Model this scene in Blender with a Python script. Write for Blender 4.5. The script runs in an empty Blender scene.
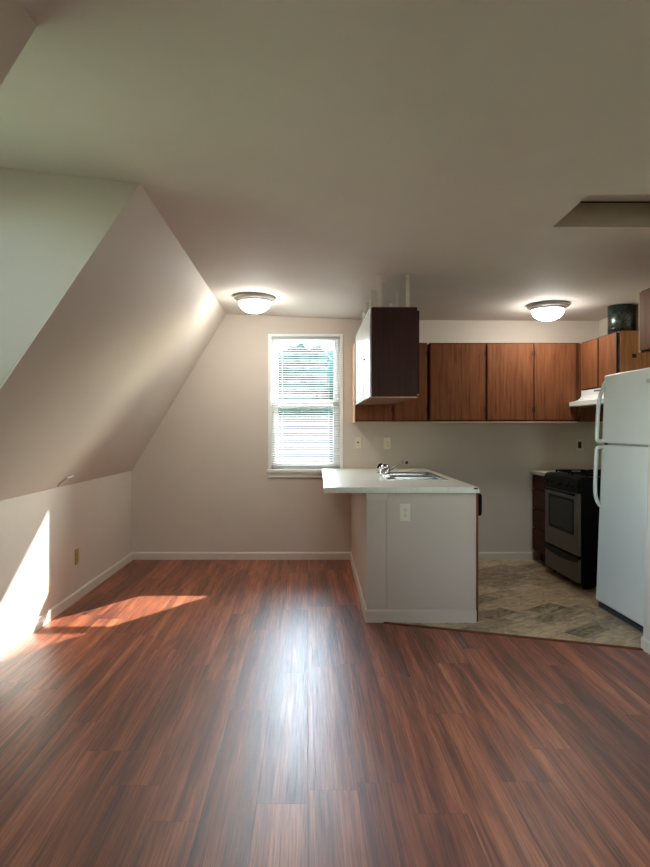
import bpy, bmesh, math, random
from mathutils import Vector, Matrix
random.seed(7)
PI = math.pi
S = bpy.context.scene
C = S.collection

# ------------------------------------------------------------------ camera, world, sun, exposure
cam_d = bpy.data.cameras.new('camera'); cam = bpy.data.objects.new('camera', cam_d); C.objects.link(cam)
cam.location = (0, 0, 1.3); cam.rotation_euler = (PI/2, 0, 0)
cam_d.sensor_fit = 'VERTICAL'; cam_d.sensor_height = 24.0; cam_d.lens = 24.0*650/867
cam_d.shift_x = (325-308)/867; cam_d.shift_y = -(433.5-430)/867
cam_d.clip_start = 0.02
S.camera = cam

world = bpy.data.worlds.new('daylight'); S.world = world; world.use_nodes = True
wn = world.node_tree; bg = wn.nodes['Background']
sky = wn.nodes.new('ShaderNodeTexSky'); sky.sky_type = 'NISHITA'; sky.sun_disc = False
sky.sun_elevation = math.radians(29.4); sky.sun_rotation = math.radians(34); sky.air_density = 1.0; sky.dust_density = 1.0; sky.altitude = 100
wmix = wn.nodes.new('ShaderNodeMix'); wmix.data_type = 'RGBA'; wmix.inputs[0].default_value = 0.9
wn.links.new(sky.outputs[0], wmix.inputs[6]); wmix.inputs[7].default_value = (0.368, 0.376, 0.356, 1)
wn.links.new(wmix.outputs[2], bg.inputs[0]); bg.inputs[1].default_value = 9.0

sun_d = bpy.data.lights.new('sun', 'SUN'); sun_d.energy = 14.5; sun_d.angle = math.radians(0.6); sun_d.color = (1.0, 0.96, 0.90)
sun = bpy.data.objects.new('sun', sun_d); C.objects.link(sun)
sun_dir = Vector((-0.557*0.871, -0.831*0.871, -0.472)).normalized()
sun.rotation_euler = sun_dir.to_track_quat('-Z', 'Y').to_euler(); sun.location = (6, 12, 8)

def portal(name, loc, rot, sx, sy):
    d = bpy.data.lights.new(name, 'AREA'); d.shape = 'RECTANGLE'; d.size = sx; d.size_y = sy; d.cycles.is_portal = True
    o = bpy.data.objects.new(name, d); C.objects.link(o); o.location = loc; o.rotation_euler = rot
portal('daylight_portal', (-0.02, 6.70, 1.58), (-PI/2, 0, 0), 0.72, 1.38)
portal('daylight_portal', (-1.90, 2.415, 1.69), (0, -PI/2, 0), 1.50, 0.90)
portal('daylight_portal', (1.30, -1.74, 1.575), (PI/2, 0, 0), 0.72, 0.87)  # portal at the added fill window
LAMP_W = 12.5

S.view_settings.view_transform = 'Standard'; S.view_settings.look = 'None'
S.view_settings.exposure = 2.15; S.view_settings.gamma = 1.0; S.view_settings.use_curve_mapping = False
S.cycles.use_denoising = True; S.cycles.denoising_input_passes = 'RGB_ALBEDO_NORMAL'; S.cycles.denoising_prefilter = 'ACCURATE'
try: S.cycles.denoiser = 'OPENIMAGEDENOISE'
except Exception: pass
S.cycles.use_light_tree = False; S.cycles.max_bounces = 12; S.cycles.diffuse_bounces = 8; S.cycles.transparent_max_bounces = 16
S.cycles.sample_clamp_indirect = 6.0; S.cycles.caustics_reflective = False

# ------------------------------------------------------------------ materials
def lin(r, g, b):
    f = lambda c: (c/255/12.92) if c/255 <= 0.04045 else ((c/255+0.055)/1.055)**2.4
    return (f(r), f(g), f(b), 1)
class NT:
    def __init__(s, name):
        s.m = bpy.data.materials.new(name); s.m.use_nodes = True; s.t = s.m.node_tree
        s.b = s.t.nodes['Principled BSDF']; s.out = s.t.nodes['Material Output']
    def n(s, typ, **k):
        x = s.t.nodes.new(typ)
        for a, v in k.items(): setattr(x, a, v)
        return x
    def l(s, a, b): s.t.links.new(a, b)
    def set(s, n, i, v):
        if hasattr(v, 'is_linked') or isinstance(v, bpy.types.NodeSocket): s.l(v, n.inputs[i])
        else: n.inputs[i].default_value = v
    def math(s, op, a, b=0.0, c=0.0):
        x = s.n('ShaderNodeMath', operation=op); s.set(x, 0, a); s.set(x, 1, b); s.set(x, 2, c); return x.outputs[0]
    def coord(s, kind='Object'): return s.n('ShaderNodeTexCoord').outputs[kind]
    def mapping(s, v, scale=(1,1,1), rot=(0,0,0), loc=(0,0,0)):
        x = s.n('ShaderNodeMapping'); s.l(v, x.inputs[0]); x.inputs['Scale'].default_value = scale; x.inputs['Rotation'].default_value = rot
        x.inputs['Location'].default_value = loc; return x.outputs[0]
    def noise(s, v, scale=5, detail=4, rough=0.5, dist=0):
        x = s.n('ShaderNodeTexNoise'); s.l(v, x.inputs['Vector']); x.inputs['Scale'].default_value = scale
        x.inputs['Detail'].default_value = detail; x.inputs['Roughness'].default_value = rough; x.inputs['Distortion'].default_value = dist
        return x.outputs[0]
    def ramp(s, f, stops):
        x = s.n('ShaderNodeValToRGB'); s.l(f, x.inputs[0]); e = x.color_ramp.elements
        while len(e) < len(stops): e.new(0.5)
        for i, (p, c) in enumerate(stops): e[i].position = p; e[i].color = c
        return x.outputs[0]
    def mix(s, f, a, b, bt='MIX'):
        x = s.n('ShaderNodeMix', data_type='RGBA', blend_type=bt); s.set(x, 0, f); s.set(x, 6, a); s.set(x, 7, b); return x.outputs[2]
    def bump(s, h, strength=0.2, dist=0.01):
        x = s.n('ShaderNodeBump'); s.l(h, x.inputs['Height']); x.inputs['Strength'].default_value = strength
        x.inputs['Distance'].default_value = dist; s.l(x.outputs[0], s.b.inputs['Normal'])

def plain(name, col, rough=0.5, metal=0.0, var=0.06, scale=12, bump=0.0, bscale=200, coat=0.0, spec=0.5):
    t = NT(name); v = t.coord()
    nz = t.noise(v, scale, 3)
    d = tuple(max(0, c*(1-var)) for c in col[:3])+(1,); u = tuple(min(1, c*(1+var)) for c in col[:3])+(1,)
    t.l(t.ramp(nz, [(0.3, d), (0.7, u)]), t.b.inputs['Base Color'])
    t.b.inputs['Roughness'].default_value = rough; t.b.inputs['Metallic'].default_value = metal
    t.b.inputs['Coat Weight'].default_value = coat; t.b.inputs['Specular IOR Level'].default_value = spec
    if bump: t.bump(t.noise(v, bscale, 3), bump, 0.002)
    return t.m

def wood(name, dark, mid, light, axis='z', rough=0.62, coat=0.0, spec=0.16):
    t = NT(name); v = t.coord()
    sc = {'z': (26, 26, 1.6), 'y': (26, 1.6, 26), 'x': (1.6, 26, 26)}[axis]
    m = t.mapping(v, sc)
    n1 = t.noise(m, 1.6, 6, 0.62, 0.8)
    w = t.n('ShaderNodeTexWave', wave_type='BANDS', bands_direction='X'); t.l(t.mapping(v, tuple(x*0.28 for x in sc)), w.inputs[0])
    w.inputs['Scale'].default_value = 1.2; w.inputs['Distortion'].default_value = 7.0; w.inputs['Detail'].default_value = 3
    base = t.ramp(n1, [(0.2, dark), (0.45, mid), (0.8, light)])
    c = t.mix(0.08, base, t.ramp(w.outputs[0], [(0.1, dark), (0.6, light)]))
    t.l(c, t.b.inputs['Base Color']); t.b.inputs['Roughness'].default_value = rough; t.b.inputs['Coat Weight'].default_value = coat
    t.b.inputs['Coat Roughness'].default_value = 0.25; t.b.inputs['Specular IOR Level'].default_value = spec
    t.bump(n1, 0.08, 0.002)
    return t.m

M = {}
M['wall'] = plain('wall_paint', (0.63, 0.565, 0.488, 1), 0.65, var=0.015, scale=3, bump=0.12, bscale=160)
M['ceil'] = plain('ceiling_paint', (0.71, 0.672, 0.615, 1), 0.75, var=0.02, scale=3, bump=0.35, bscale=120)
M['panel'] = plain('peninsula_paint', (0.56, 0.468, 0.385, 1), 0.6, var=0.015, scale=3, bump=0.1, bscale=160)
M['panel_trim'] = plain('peninsula_trim_paint', (0.60, 0.515, 0.43, 1), 0.5, var=0.015)
M['recess'] = plain('hatch_recess_shade', (0.42, 0.36, 0.28, 1), 0.8, var=0.05)  # shade of the recess sides put into a colour darker than the ceiling
M['trim'] = plain('trim_paint', (0.66, 0.60, 0.52, 1), 0.42, var=0.02)
M['white_trim'] = plain('white_window_paint', (0.88, 0.89, 0.88, 1), 0.4, var=0.01)
M['oak'] = wood('oak_cabinet', lin(74, 41, 24), lin(110, 65, 39), lin(138, 88, 55))
M['oak_y'] = wood('oak_cabinet_lengthwise', lin(74, 41, 24), lin(110, 65, 39), lin(138, 88, 55), 'y')
M['oak_x'] = wood('oak_cabinet_rail', lin(96, 50, 26), lin(138, 80, 44), lin(164, 102, 60), 'x')
M['oak_edge'] = wood('oak_raw_edge', lin(180, 142, 112), lin(206, 170, 138), lin(226, 196, 168))
M['walnut'] = wood('dark_laminate', lin(48, 28, 28), lin(64, 38, 37), lin(80, 48, 45), rough=0.45, coat=0.0)
M['drawer'] = wood('dark_oak_drawer', lin(48, 24, 17), lin(72, 38, 26), lin(92, 50, 34), 'y', coat=0.0, spec=0.15)
M['oak_frame'] = wood('oak_face_frame', lin(62, 33, 20), lin(88, 49, 29), lin(108, 64, 40))
M['oak_side'] = wood('pale_oak_side', lin(158, 104, 68), lin(186, 128, 86), lin(206, 150, 104))
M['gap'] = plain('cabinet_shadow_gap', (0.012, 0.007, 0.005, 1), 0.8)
M['lam'] = plain('countertop_laminate', (0.72, 0.70, 0.60, 1), 0.28, var=0.05, scale=60)
M['lam_under'] = plain('particle_board', (0.42, 0.34, 0.25, 1), 0.8, scale=80)
M['steel'] = plain('stainless_steel', (0.36, 0.355, 0.35, 1), 0.25, 1.0)
M['chrome'] = plain('chrome', (0.8, 0.8, 0.82, 1), 0.08, 1.0, var=0.01)
M['range_steel'] = plain('brushed_range_steel', (0.17, 0.16, 0.14, 1), 0.45, 0.55, spec=0.3)
M['melamine'] = plain('white_melamine', (0.54, 0.62, 0.66, 1), 0.25, var=0.01, coat=0.3)
M['black'] = plain('black_enamel', (0.006, 0.006, 0.007, 1), 0.35, spec=0.06)
M['black_matte'] = plain('black_plastic', (0.006, 0.006, 0.006, 1), 0.6, spec=0.08)
M['iron'] = plain('cast_iron', (0.006, 0.006, 0.006, 1), 0.7, spec=0.08)
M['oven_glass'] = plain('oven_glass', (0.022, 0.026, 0.023, 1), 0.25, spec=0.12)
M['fridge'] = plain('white_appliance_enamel', (0.68, 0.72, 0.69, 1), 0.28, var=0.01, coat=0.3, bump=0.05, bscale=300)
M['hood'] = plain('white_hood_enamel', (0.78, 0.78, 0.76, 1), 0.3, var=0.02)
M['grille'] = plain('dark_grey_grille', (0.035, 0.04, 0.04, 1), 0.45)
M['grey'] = plain('grey_gasket', (0.25, 0.26, 0.26, 1), 0.6)
M['almond'] = plain('almond_plastic', (0.74, 0.66, 0.52, 1), 0.35, var=0.02)
M['brass'] = plain('tan_plastic', (0.45, 0.33, 0.13, 1), 0.35, 0.3)
M['slot'] = plain('socket_slot', (0.03, 0.025, 0.02, 1), 0.7)
M['nickel'] = plain('brushed_nickel', (0.50, 0.48, 0.45, 1), 0.42, 0.6)
M['hinge'] = plain('dark_bronze_hinge', (0.03, 0.02, 0.012, 1), 0.45, 0.7)
M['slat'] = plain('white_blind_slat', (0.80, 0.81, 0.81, 1), 0.8, var=0.01)
M['rail'] = plain('pale_grey_blind_rail', (0.45, 0.46, 0.47, 1), 0.4, var=0.01)
M['post'] = plain('painted_hanger_strip', (0.82, 0.78, 0.70, 1), 0.5)
M['strip'] = wood('threshold_wood', lin(70, 36, 20), lin(104, 56, 32), lin(128, 72, 44), 'x')
M['bark'] = plain('tree_bark', (0.09, 0.06, 0.04, 1), 0.9, var=0.3, bump=0.4, bscale=30)
M['grass'] = plain('dry_lawn', (0.10, 0.11, 0.06, 1), 0.95, var=0.3, scale=1)
M['siding'] = plain('lavender_siding', (0.55, 0.53, 0.58, 1), 0.7, var=0.05)

def galv():
    t = NT('galvanized_steel'); v = t.coord()
    vo = t.n('ShaderNodeTexVoronoi'); t.l(v, vo.inputs['Vector']); vo.inputs['Scale'].default_value = 75
    t.l(t.ramp(vo.outputs['Color'], [(0.1, (0.03, 0.04, 0.038, 1)), (0.9, (0.12, 0.15, 0.14, 1))]), t.b.inputs['Base Color'])
    t.b.inputs['Metallic'].default_value = 0.85; t.b.inputs['Roughness'].default_value = 0.3; return t.m
M['galv'] = galv()

def shingle():
    t = NT('roof_shingles'); v = t.mapping(t.coord(), (1, 1, 1))
    br = t.n('ShaderNodeTexBrick'); t.l(v, br.inputs['Vector']); br.inputs['Scale'].default_value = 2.0
    br.inputs['Color1'].default_value = (0.028, 0.025, 0.036, 1); br.inputs['Color2'].default_value = (0.038, 0.034, 0.048, 1); br.inputs['Mortar'].default_value = (0.018, 0.016, 0.022, 1)
    t.l(br.outputs[0], t.b.inputs['Base Color']); t.b.inputs['Roughness'].default_value = 1.0; t.b.inputs['Specular IOR Level'].default_value = 0.0; return t.m
M['shingle'] = shingle()

def leaves(name, a, b):
    t = NT(name); v = t.coord()
    t.l(t.ramp(t.noise(v, 2.5, 6, 0.7), [(0.35, a), (0.65, b)]), t.b.inputs['Base Color'])
    t.b.inputs['Roughness'].default_value = 0.9; t.b.inputs['Specular IOR Level'].default_value = 0.05; return t.m
M['leaf'] = leaves('tree_leaves', (0.008, 0.020, 0.020, 1), (0.020, 0.046, 0.043, 1))
M['leaf2'] = leaves('bright_tree_leaves', (0.14, 0.32, 0.15, 1), (0.28, 0.52, 0.32, 1))

def glass():
    t = NT('window_glass'); t.t.nodes.remove(t.b)
    tr = t.n('ShaderNodeBsdfTransparent'); tr.inputs[0].default_value = (0.95, 0.98, 0.97, 1)
    gl = t.n('ShaderNodeBsdfGlossy'); gl.inputs['Roughness'].default_value = 0.02
    fr = t.n('ShaderNodeFresnel'); fr.inputs[0].default_value = 1.45
    mx = t.n('ShaderNodeMixShader'); t.l(fr.outputs[0], mx.inputs[0]); t.l(tr.outputs[0], mx.inputs[1]); t.l(gl.outputs[0], mx.inputs[2])
    t.l(mx.outputs[0], t.out.inputs[0]); return t.m
M['glass'] = glass()

def emit(name, col, st):
    t = NT(name); t.b.inputs['Base Color'].default_value = (0.9, 0.9, 0.88, 1); t.b.inputs['Roughness'].default_value = 0.3
    t.b.inputs['Emission Color'].default_value = col; t.b.inputs['Emission Strength'].default_value = st; return t.m
M['lamp'] = emit('lit_frosted_glass', (1.0, 0.96, 0.89, 1), LAMP_W)

def id_cells(t, v, w, L, ang=0):
    """running-bond cells: width w across x, length L along y, random lengthwise offset"""
    if ang: v = t.mapping(v, rot=(0, 0, ang))
    sp = t.n('ShaderNodeSeparateXYZ'); t.l(v, sp.inputs[0])
    xs = t.math('DIVIDE', sp.outputs[0], w); row = t.math('FLOOR', xs)
    wn_ = t.n('ShaderNodeTexWhiteNoise', noise_dimensions='1D'); t.l(row, wn_.inputs['W'])
    ys = t.math('ADD', t.math('DIVIDE', sp.outputs[1], L), t.math('MULTIPLY', wn_.outputs[0], 7.0)); col = t.math('FLOOR', ys)
    cb = t.n('ShaderNodeCombineXYZ'); t.l(row, cb.inputs[0]); t.l(col, cb.inputs[1])
    w2 = t.n('ShaderNodeTexWhiteNoise', noise_dimensions='3D'); t.l(cb.outputs[0], w2.inputs['Vector'])
    fx = t.math('FRACT', xs); fy = t.math('FRACT', ys)
    ex = t.math('MULTIPLY', t.math('MINIMUM', fx, t.math('SUBTRACT', 1.0, fx)), w)
    ey = t.math('MULTIPLY', t.math('MINIMUM', fy, t.math('SUBTRACT', 1.0, fy)), L)
    e = t.math('MINIMUM', ex, ey)
    return v, sp, cb.outputs[0], w2.outputs[0], w2.outputs[1], e

def plank():
    t = NT('reddish_vinyl_plank'); v = t.coord()
    v, sp, idv, rv, rc, e = id_cells(t, v, 0.18, 1.22)
    off = t.n('ShaderNodeVectorMath', operation='SCALE'); t.l(rc, off.inputs[0]); off.inputs['Scale'].default_value = 40
    def streak(sx, sy, detail, rough, dist=0.0):
        m = t.mapping(v, (sx, sy, 1)); a = t.n('ShaderNodeVectorMath', operation='ADD'); t.l(m, a.inputs[0]); t.l(off.outputs[0], a.inputs[1])
        return t.noise(a.outputs[0], 1.0, detail, rough, dist)
    n1 = streak(17, 0.9, 4, 0.5, 0.4); n2 = streak(110, 1.6, 5, 0.7); n3 = streak(380, 5, 2, 0.6)
    tone = t.math('ADD', t.math('MULTIPLY', n1, 0.62), t.math('MULTIPLY', n2, 0.38))
    tone = t.math('ADD', tone, t.math('MULTIPLY', t.math('SUBTRACT', rv, 0.5), 0.10))
    c = t.ramp(tone, [(0.30, lin(66, 30, 20)), (0.43, lin(108, 52, 32)), (0.53, lin(150, 78, 48)), (0.66, lin(190, 116, 78))])
    g = t.ramp(n3, [(0.40, (0.52, 0.50, 0.52, 1)), (0.50, (0.95, 0.95, 0.95, 1)), (0.62, (1.0, 1.0, 1.0, 1))])
    c = t.mix(0.7, c, g, 'MULTIPLY')
    seam = t.ramp(e, [(0.0, (0.45, 0.42, 0.42, 1)), (0.0022, (1, 1, 1, 1))])
    c = t.mix(0.8, c, seam, 'MULTIPLY')
    t.l(c, t.b.inputs['Base Color'])
    r = t.ramp(n3, [(0.3, (0.50,)*3+(1,)), (0.7, (0.31,)*3+(1,))]); t.l(r, t.b.inputs['Roughness'])
    t.b.inputs['Specular IOR Level'].default_value = 0.9
    h = t.math('ADD', t.math('MULTIPLY', n3, 0.8), t.math('MULTIPLY', t.math('MINIMUM', e, 0.002), 300.0))
    t.bump(h, 0.4, 0.0012)
    return t.m
M['plank'] = plank()

def vinyl():
    t = NT('stone_pattern_vinyl'); v = t.coord()
    v, sp, idv, rv, rc, e = id_cells(t, v, 0.152, 0.305, math.radians(52))
    a = t.n('ShaderNodeVectorMath', operation='ADD'); t.l(v, a.inputs[0])
    off = t.n('ShaderNodeVectorMath', operation='SCALE'); t.l(rc, off.inputs[0]); off.inputs['Scale'].default_value = 20
    t.l(off.outputs[0], a.inputs[1])
    n1 = t.noise(t.mapping(a.outputs[0], (14, 6, 1)), 1.0, 8, 0.7, 1.6)
    tone = t.math('ADD', t.math('MULTIPLY', n1, 0.9), t.math('MULTIPLY', rv, 0.24))
    c = t.ramp(tone, [(0.38, lin(102, 88, 72)), (0.50, lin(148, 130, 106)), (0.62, lin(184, 163, 130)), (0.76, lin(210, 188, 150))])
    seam = t.ramp(e, [(0.0, (0.62, 0.6, 0.58, 1)), (0.004, (1, 1, 1, 1))])
    t.l(t.mix(0.8, c, seam, 'MULTIPLY'), t.b.inputs['Base Color']); t.b.inputs['Roughness'].default_value = 0.38
    t.bump(n1, 0.08, 0.001)
    return t.m
M['vinyl'] = vinyl()

# ------------------------------------------------------------------ geometry helpers (all coordinates in metres, world space)
ORG = {}
def org(p): return ORG.get(p.name, Vector((0, 0, 0))) if p else None
def obj(name, bm, mat, parent=None, loc=None, smooth=False, fix=True):
    """link one mesh; world-space bmesh is moved to its parent's (or its own) origin"""
    me = bpy.data.meshes.new(name); o = bpy.data.objects.new(name, me); C.objects.link(o)
    if fix: bmesh.ops.recalc_face_normals(bm, faces=bm.faces)
    if parent is not None:
        og = org(parent); o.parent = parent
    else:
        og = Vector(loc) if loc is not None else Vector((0, 0, 0)); o.location = og
    ORG[o.name] = og
    bmesh.ops.translate(bm, verts=bm.verts, vec=-og)
    bm.to_mesh(me); bm.free()
    me.materials.append(mat)
    if smooth:
        for p in me.polygons: p.use_smooth = True
    return o
def thing(name, label, cat, loc, group=None):
    o = bpy.data.objects.new(name, None); C.objects.link(o); o.location = loc; o.empty_display_size = 0.1
    ORG[o.name] = Vector(loc); return tag(o, label, cat, group)
def tag(o, label, cat, group=None):
    o['label'] = label; o['category'] = cat
    if group: o['group'] = group
    return o
def struct(name, bm, mat, **k):
    o = obj(name, bm, mat, **k)
    if o.parent is None: o['kind'] = 'structure'
    return o
def B(): return bmesh.new()
def box(bm, x0, x1, y0, y1, z0, z1, bev=0.0, seg=2):
    vs = [bm.verts.new((x, y, z)) for x in (x0, x1) for y in (y0, y1) for z in (z0, z1)]
    fs = [(0,1,3,2), (4,6,7,5), (0,4,5,1), (2,3,7,6), (0,2,6,4), (1,5,7,3)]
    faces = [bm.faces.new([vs[i] for i in f]) for f in fs]
    if bev:
        es = list({e for f in faces for e in f.edges})
        bmesh.ops.bevel(bm, geom=es, offset=bev, segments=seg, affect='EDGES', profile=0.5)
    return bm
def bx(*a, **k): return box(B(), *a, **k)
def prism(bm, pts, a, b, axis='y'):
    """extrude a closed 2D outline between a and b along axis"""
    def P(p, t): return {'y': (p[0], t, p[1]), 'x': (t, p[0], p[1]), 'z': (p[0], p[1], t)}[axis]
    v0 = [bm.verts.new(P(p, a)) for p in pts]; v1 = [bm.verts.new(P(p, b)) for p in pts]
    n = len(pts)
    bm.faces.new(v0); bm.faces.new(v1[::-1])
    for i in range(n): bm.faces.new([v0[i], v0[(i+1)%n], v1[(i+1)%n], v1[i]])
    return bm
def cyl(bm, p0, p1, r0, r1=None, n=20):
    r1 = r0 if r1 is None else r1
    p0 = Vector(p0); p1 = Vector(p1); d = (p1-p0).normalized()
    u = d.orthogonal().normalized(); w = d.cross(u)
    a = [bm.verts.new(p0+(u*math.cos(2*PI*i/n)+w*math.sin(2*PI*i/n))*r0) for i in range(n)]
    b = [bm.verts.new(p1+(u*math.cos(2*PI*i/n)+w*math.sin(2*PI*i/n))*r1) for i in range(n)]
    bm.faces.new(a); bm.faces.new(b[::-1])
    for i in range(n): bm.faces.new([a[i], a[(i+1)%n], b[(i+1)%n], b[i]])
    return bm
def tube(bm, pts, r, n=12, sy=1.0, up=(0, 0, 1)):
    pts = [Vector(p) for p in pts]; rings = []
    for i, p in enumerate(pts):
        d = (pts[min(i+1, len(pts)-1)]-pts[max(i-1, 0)]).normalized()
        u = Vector(up).cross(d)
        if u.length < 1e-3: u = Vector((1, 0, 0)).cross(d)
        u.normalize(); w = d.cross(u)
        rr = r[i] if isinstance(r, (list, tuple)) else r
        rings.append([bm.verts.new(p+u*math.cos(2*PI*k/n)*rr*sy+w*math.sin(2*PI*k/n)*rr) for k in range(n)])
    for a, b in zip(rings, rings[1:]):
        for k in range(n): bm.faces.new([a[k], a[(k+1)%n], b[(k+1)%n], b[k]])
    bm.faces.new(rings[0]); bm.faces.new(rings[-1][::-1])
    return bm
def lathe(bm, prof, c, n=40):
    """closed profile [(r, z)] turned about the vertical through c"""
    rings = []
    for r, z in prof:
        if r < 1e-5: rings.append([bm.verts.new((c[0], c[1], c[2]+z))])
        else: rings.append([bm.verts.new((c[0]+r*math.cos(2*PI*k/n), c[1]+r*math.sin(2*PI*k/n), c[2]+z)) for k in range(n)])
    for a, b in zip(rings, rings[1:]):
        for k in range(n):
            q = (k+1) % n
            if len(a) == 1: bm.faces.new([a[0], b[k], b[q]])
            elif len(b) == 1: bm.faces.new([a[k], a[q], b[0]])
            else: bm.faces.new([a[k], a[q], b[q], b[k]])
    return bm
def smooth_pts(pts, it=2):
    pts = [Vector(p) for p in pts]
    for _ in range(it):
        q = [pts[0]]
        for a, b in zip(pts, pts[1:]): q += [a*0.75+b*0.25, a*0.25+b*0.75]
        pts = q+[pts[-1]]
    return pts

# ------------------------------------------------------------------ the room
XL, XRIDGE, YB, XK, ZK = -1.767, -0.823, 6.525, 2.92, 0.893
YF = -1.6
def zc(x, y):
    """the old ceiling is not quite level"""
    t = max(0.0, min(1.0, (YB-y)/4.5))
    if x < 0.6: zb = 2.464+(min(1.0, max(0.0, (x+0.823)/1.423)))*(2.402-2.464)
    else: zb = 2.402-0.004*(x-0.6)
    return zb*(1-t)+2.525*t

# wood floor and kitchen vinyl, meeting on a slanting line
LA, LBp = (0.53, 4.372), (2.02, 3.835)
b = B(); prism(b, [(XL-0.1, YF-0.1), (3.05, YF-0.1), (3.05, LBp[1]-0.36), LBp, LA, (0.53, YB+0.1), (XL-0.1, YB+0.1)], -0.06, 0.0, 'z')
struct('floor', b, M['plank'])
b = B(); prism(b, [LA, LBp, (3.05, LBp[1]-0.36), (3.05, YB+0.1), (0.53, YB+0.1)], -0.06, 0.0, 'z')
struct('floor', b, M['vinyl'])
d = Vector((LBp[0]-LA[0], LBp[1]-LA[1], 0)).normalized(); nn = Vector((-d.y, d.x, 0))
a0 = Vector((0.41, 4.372+0.043, 0)); a0 = Vector((LA[0], LA[1], 0))-d*0.02; a1 = Vector((LBp[0], LBp[1], 0))-d*0.03
b = B(); prof = [(-0.02, 0.0), (-0.016, 0.005), (0, 0.008), (0.016, 0.005), (0.02, 0.0)]
r0 = [b.verts.new(a0+nn*p[0]+Vector((0, 0, p[1]))) for p in prof]; r1 = [b.verts.new(a1+nn*p[0]+Vector((0, 0, p[1]))) for p in prof]
for i in range(4): b.faces.new([r0[i], r0[i+1], r1[i+1], r1[i]])
b.faces.new(r0); b.faces.new(r1[::-1]); b.faces.new([r0[0], r1[0], r1[4], r0[4]])
struct('trim_1', b, M['strip'])

# walls
WX0, WX1, WZ0, WZ1 = -0.372, 0.325, 0.905, 2.245
b = B()
box(b, XL-0.1, WX0, YB, YB+0.15, -0.05, 2.75); box(b, WX1, 3.06, YB, YB+0.15, -0.05, 2.75)
box(b, WX0, WX1, YB, YB+0.15, -0.05, WZ0); box(b, WX0, WX1, YB, YB+0.15, WZ1, 2.75)
struct('wall_back', b, M['wall'])
DY0, DY1, DZ0, DZ1 = 1.97, 2.86, 0.95, 2.43
b = B()
box(b, XL-0.12, XL, YF-0.1, YB+0.1, -0.05, ZK)
box(b, XL-0.12, XL, 1.85, 3.0, ZK, DZ0); box(b, XL-0.12, XL, 1.85, 3.0, DZ1, 2.8)
box(b, XL-0.12, XL, 1.85, DY0, DZ0, DZ1); box(b, XL-0.12, XL, DY1, 3.0, DZ0, DZ1)
struct('wall_left', b, M['wall'])
FX0, FX1, FZ0, FZ1 = 0.95, 1.65, 1.15, 2.0  # opening for the added fill window
b = B(); box(b, XL-0.1, FX0, YF-0.12, YF, -0.05, 2.75); box(b, FX1, 3.06, YF-0.12, YF, -0.05, 2.75)
box(b, FX0, FX1, YF-0.12, YF, -0.05, FZ0); box(b, FX0, FX1, YF-0.12, YF, FZ1, 2.75)
struct('wall_front', b, M['wall'])
struct('wall_kitchen', bx(XK, XK+0.12, 3.4, YB+0.15, -0.05, 2.75), M['wall'])
# living room right wall, a little out of plumb, ending where the kitchen opens
b = B()
def lean(z): return 1.989+0.029*z
pts = [(lean(0), 0), (lean(2.75), 2.75), (lean(2.75)+0.14, 2.75), (lean(0)+0.14, 0)]
prism(b, pts, YF-0.1, 3.862, 'y'); struct('wall_right', b, M['wall'])
struct('wall_kitchen', bx(2.1, 3.06, 3.62, 3.70, -0.05, 2.75), M['wall'])

# flat ceiling with a recess for the hatch
HX0, HX1, HY0, HY1 = 1.418, 2.03, 3.28, 3.765
xs = [XL-0.15, XRIDGE, -0.3, 0.1, 0.6, 1.0, HX0, HX1, 2.4, 3.06]
ys = [YF-0.1, -0.5, 0.8, 1.973, 2.6, HY0, HY1, 4.3, 4.9, 5.5, 6.0, YB+0.12]
b = B(); g = {}
for i, x in enumerate(xs):
    for j, y in enumerate(ys): g[i, j] = b.verts.new((x, y, zc(x, y)))
for i in range(len(xs)-1):
    for j in range(len(ys)-1):
        if xs[i] == HX0 and ys[j] == HY0: continue
        if i == 0 and not (ys[j] >= 1.9 and ys[j] < 3.2): continue
        b.faces.new([g[i, j], g[i+1, j], g[i+1, j+1], g[i, j+1]])
# recess sides
ci, cj = xs.index(HX0), ys.index(HY0)
ring = [(ci, cj), (ci+1, cj), (ci+1, cj+1), (ci, cj+1)]
struct('ceiling', b, M['ceil'], fix=False)
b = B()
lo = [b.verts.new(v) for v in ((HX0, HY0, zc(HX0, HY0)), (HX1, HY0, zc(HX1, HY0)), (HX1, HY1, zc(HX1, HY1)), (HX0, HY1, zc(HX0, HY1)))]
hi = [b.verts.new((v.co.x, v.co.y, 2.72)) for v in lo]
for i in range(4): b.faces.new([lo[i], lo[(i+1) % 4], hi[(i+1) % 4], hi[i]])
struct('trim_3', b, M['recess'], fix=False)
# roof deck above keeps daylight out
struct('ceiling', bx(XL-0.3, 3.2, YF-0.2, YB+0.3, 2.78, 2.84), M['ceil'])
b = bx(HX0+0.001, HX1-0.001, HY0+0.001, HY1-0.001, 2.622, 2.64)
hp = obj('attic_hatch', b, M['ceil'], loc=(HX0, HY0, 2.622)); tag(hp, 'painted hatch panel recessed in the ceiling at the upper right', 'hatch')
b = B(); box(b, HX0, HX1, HY1-0.012, HY1-0.001, 2.614, 2.620); box(b, HX0+0.001, HX0+0.005, HY0, HY1-0.012, 2.616, 2.620)
obj('stop_bead', b, M['slot'], hp)

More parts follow.
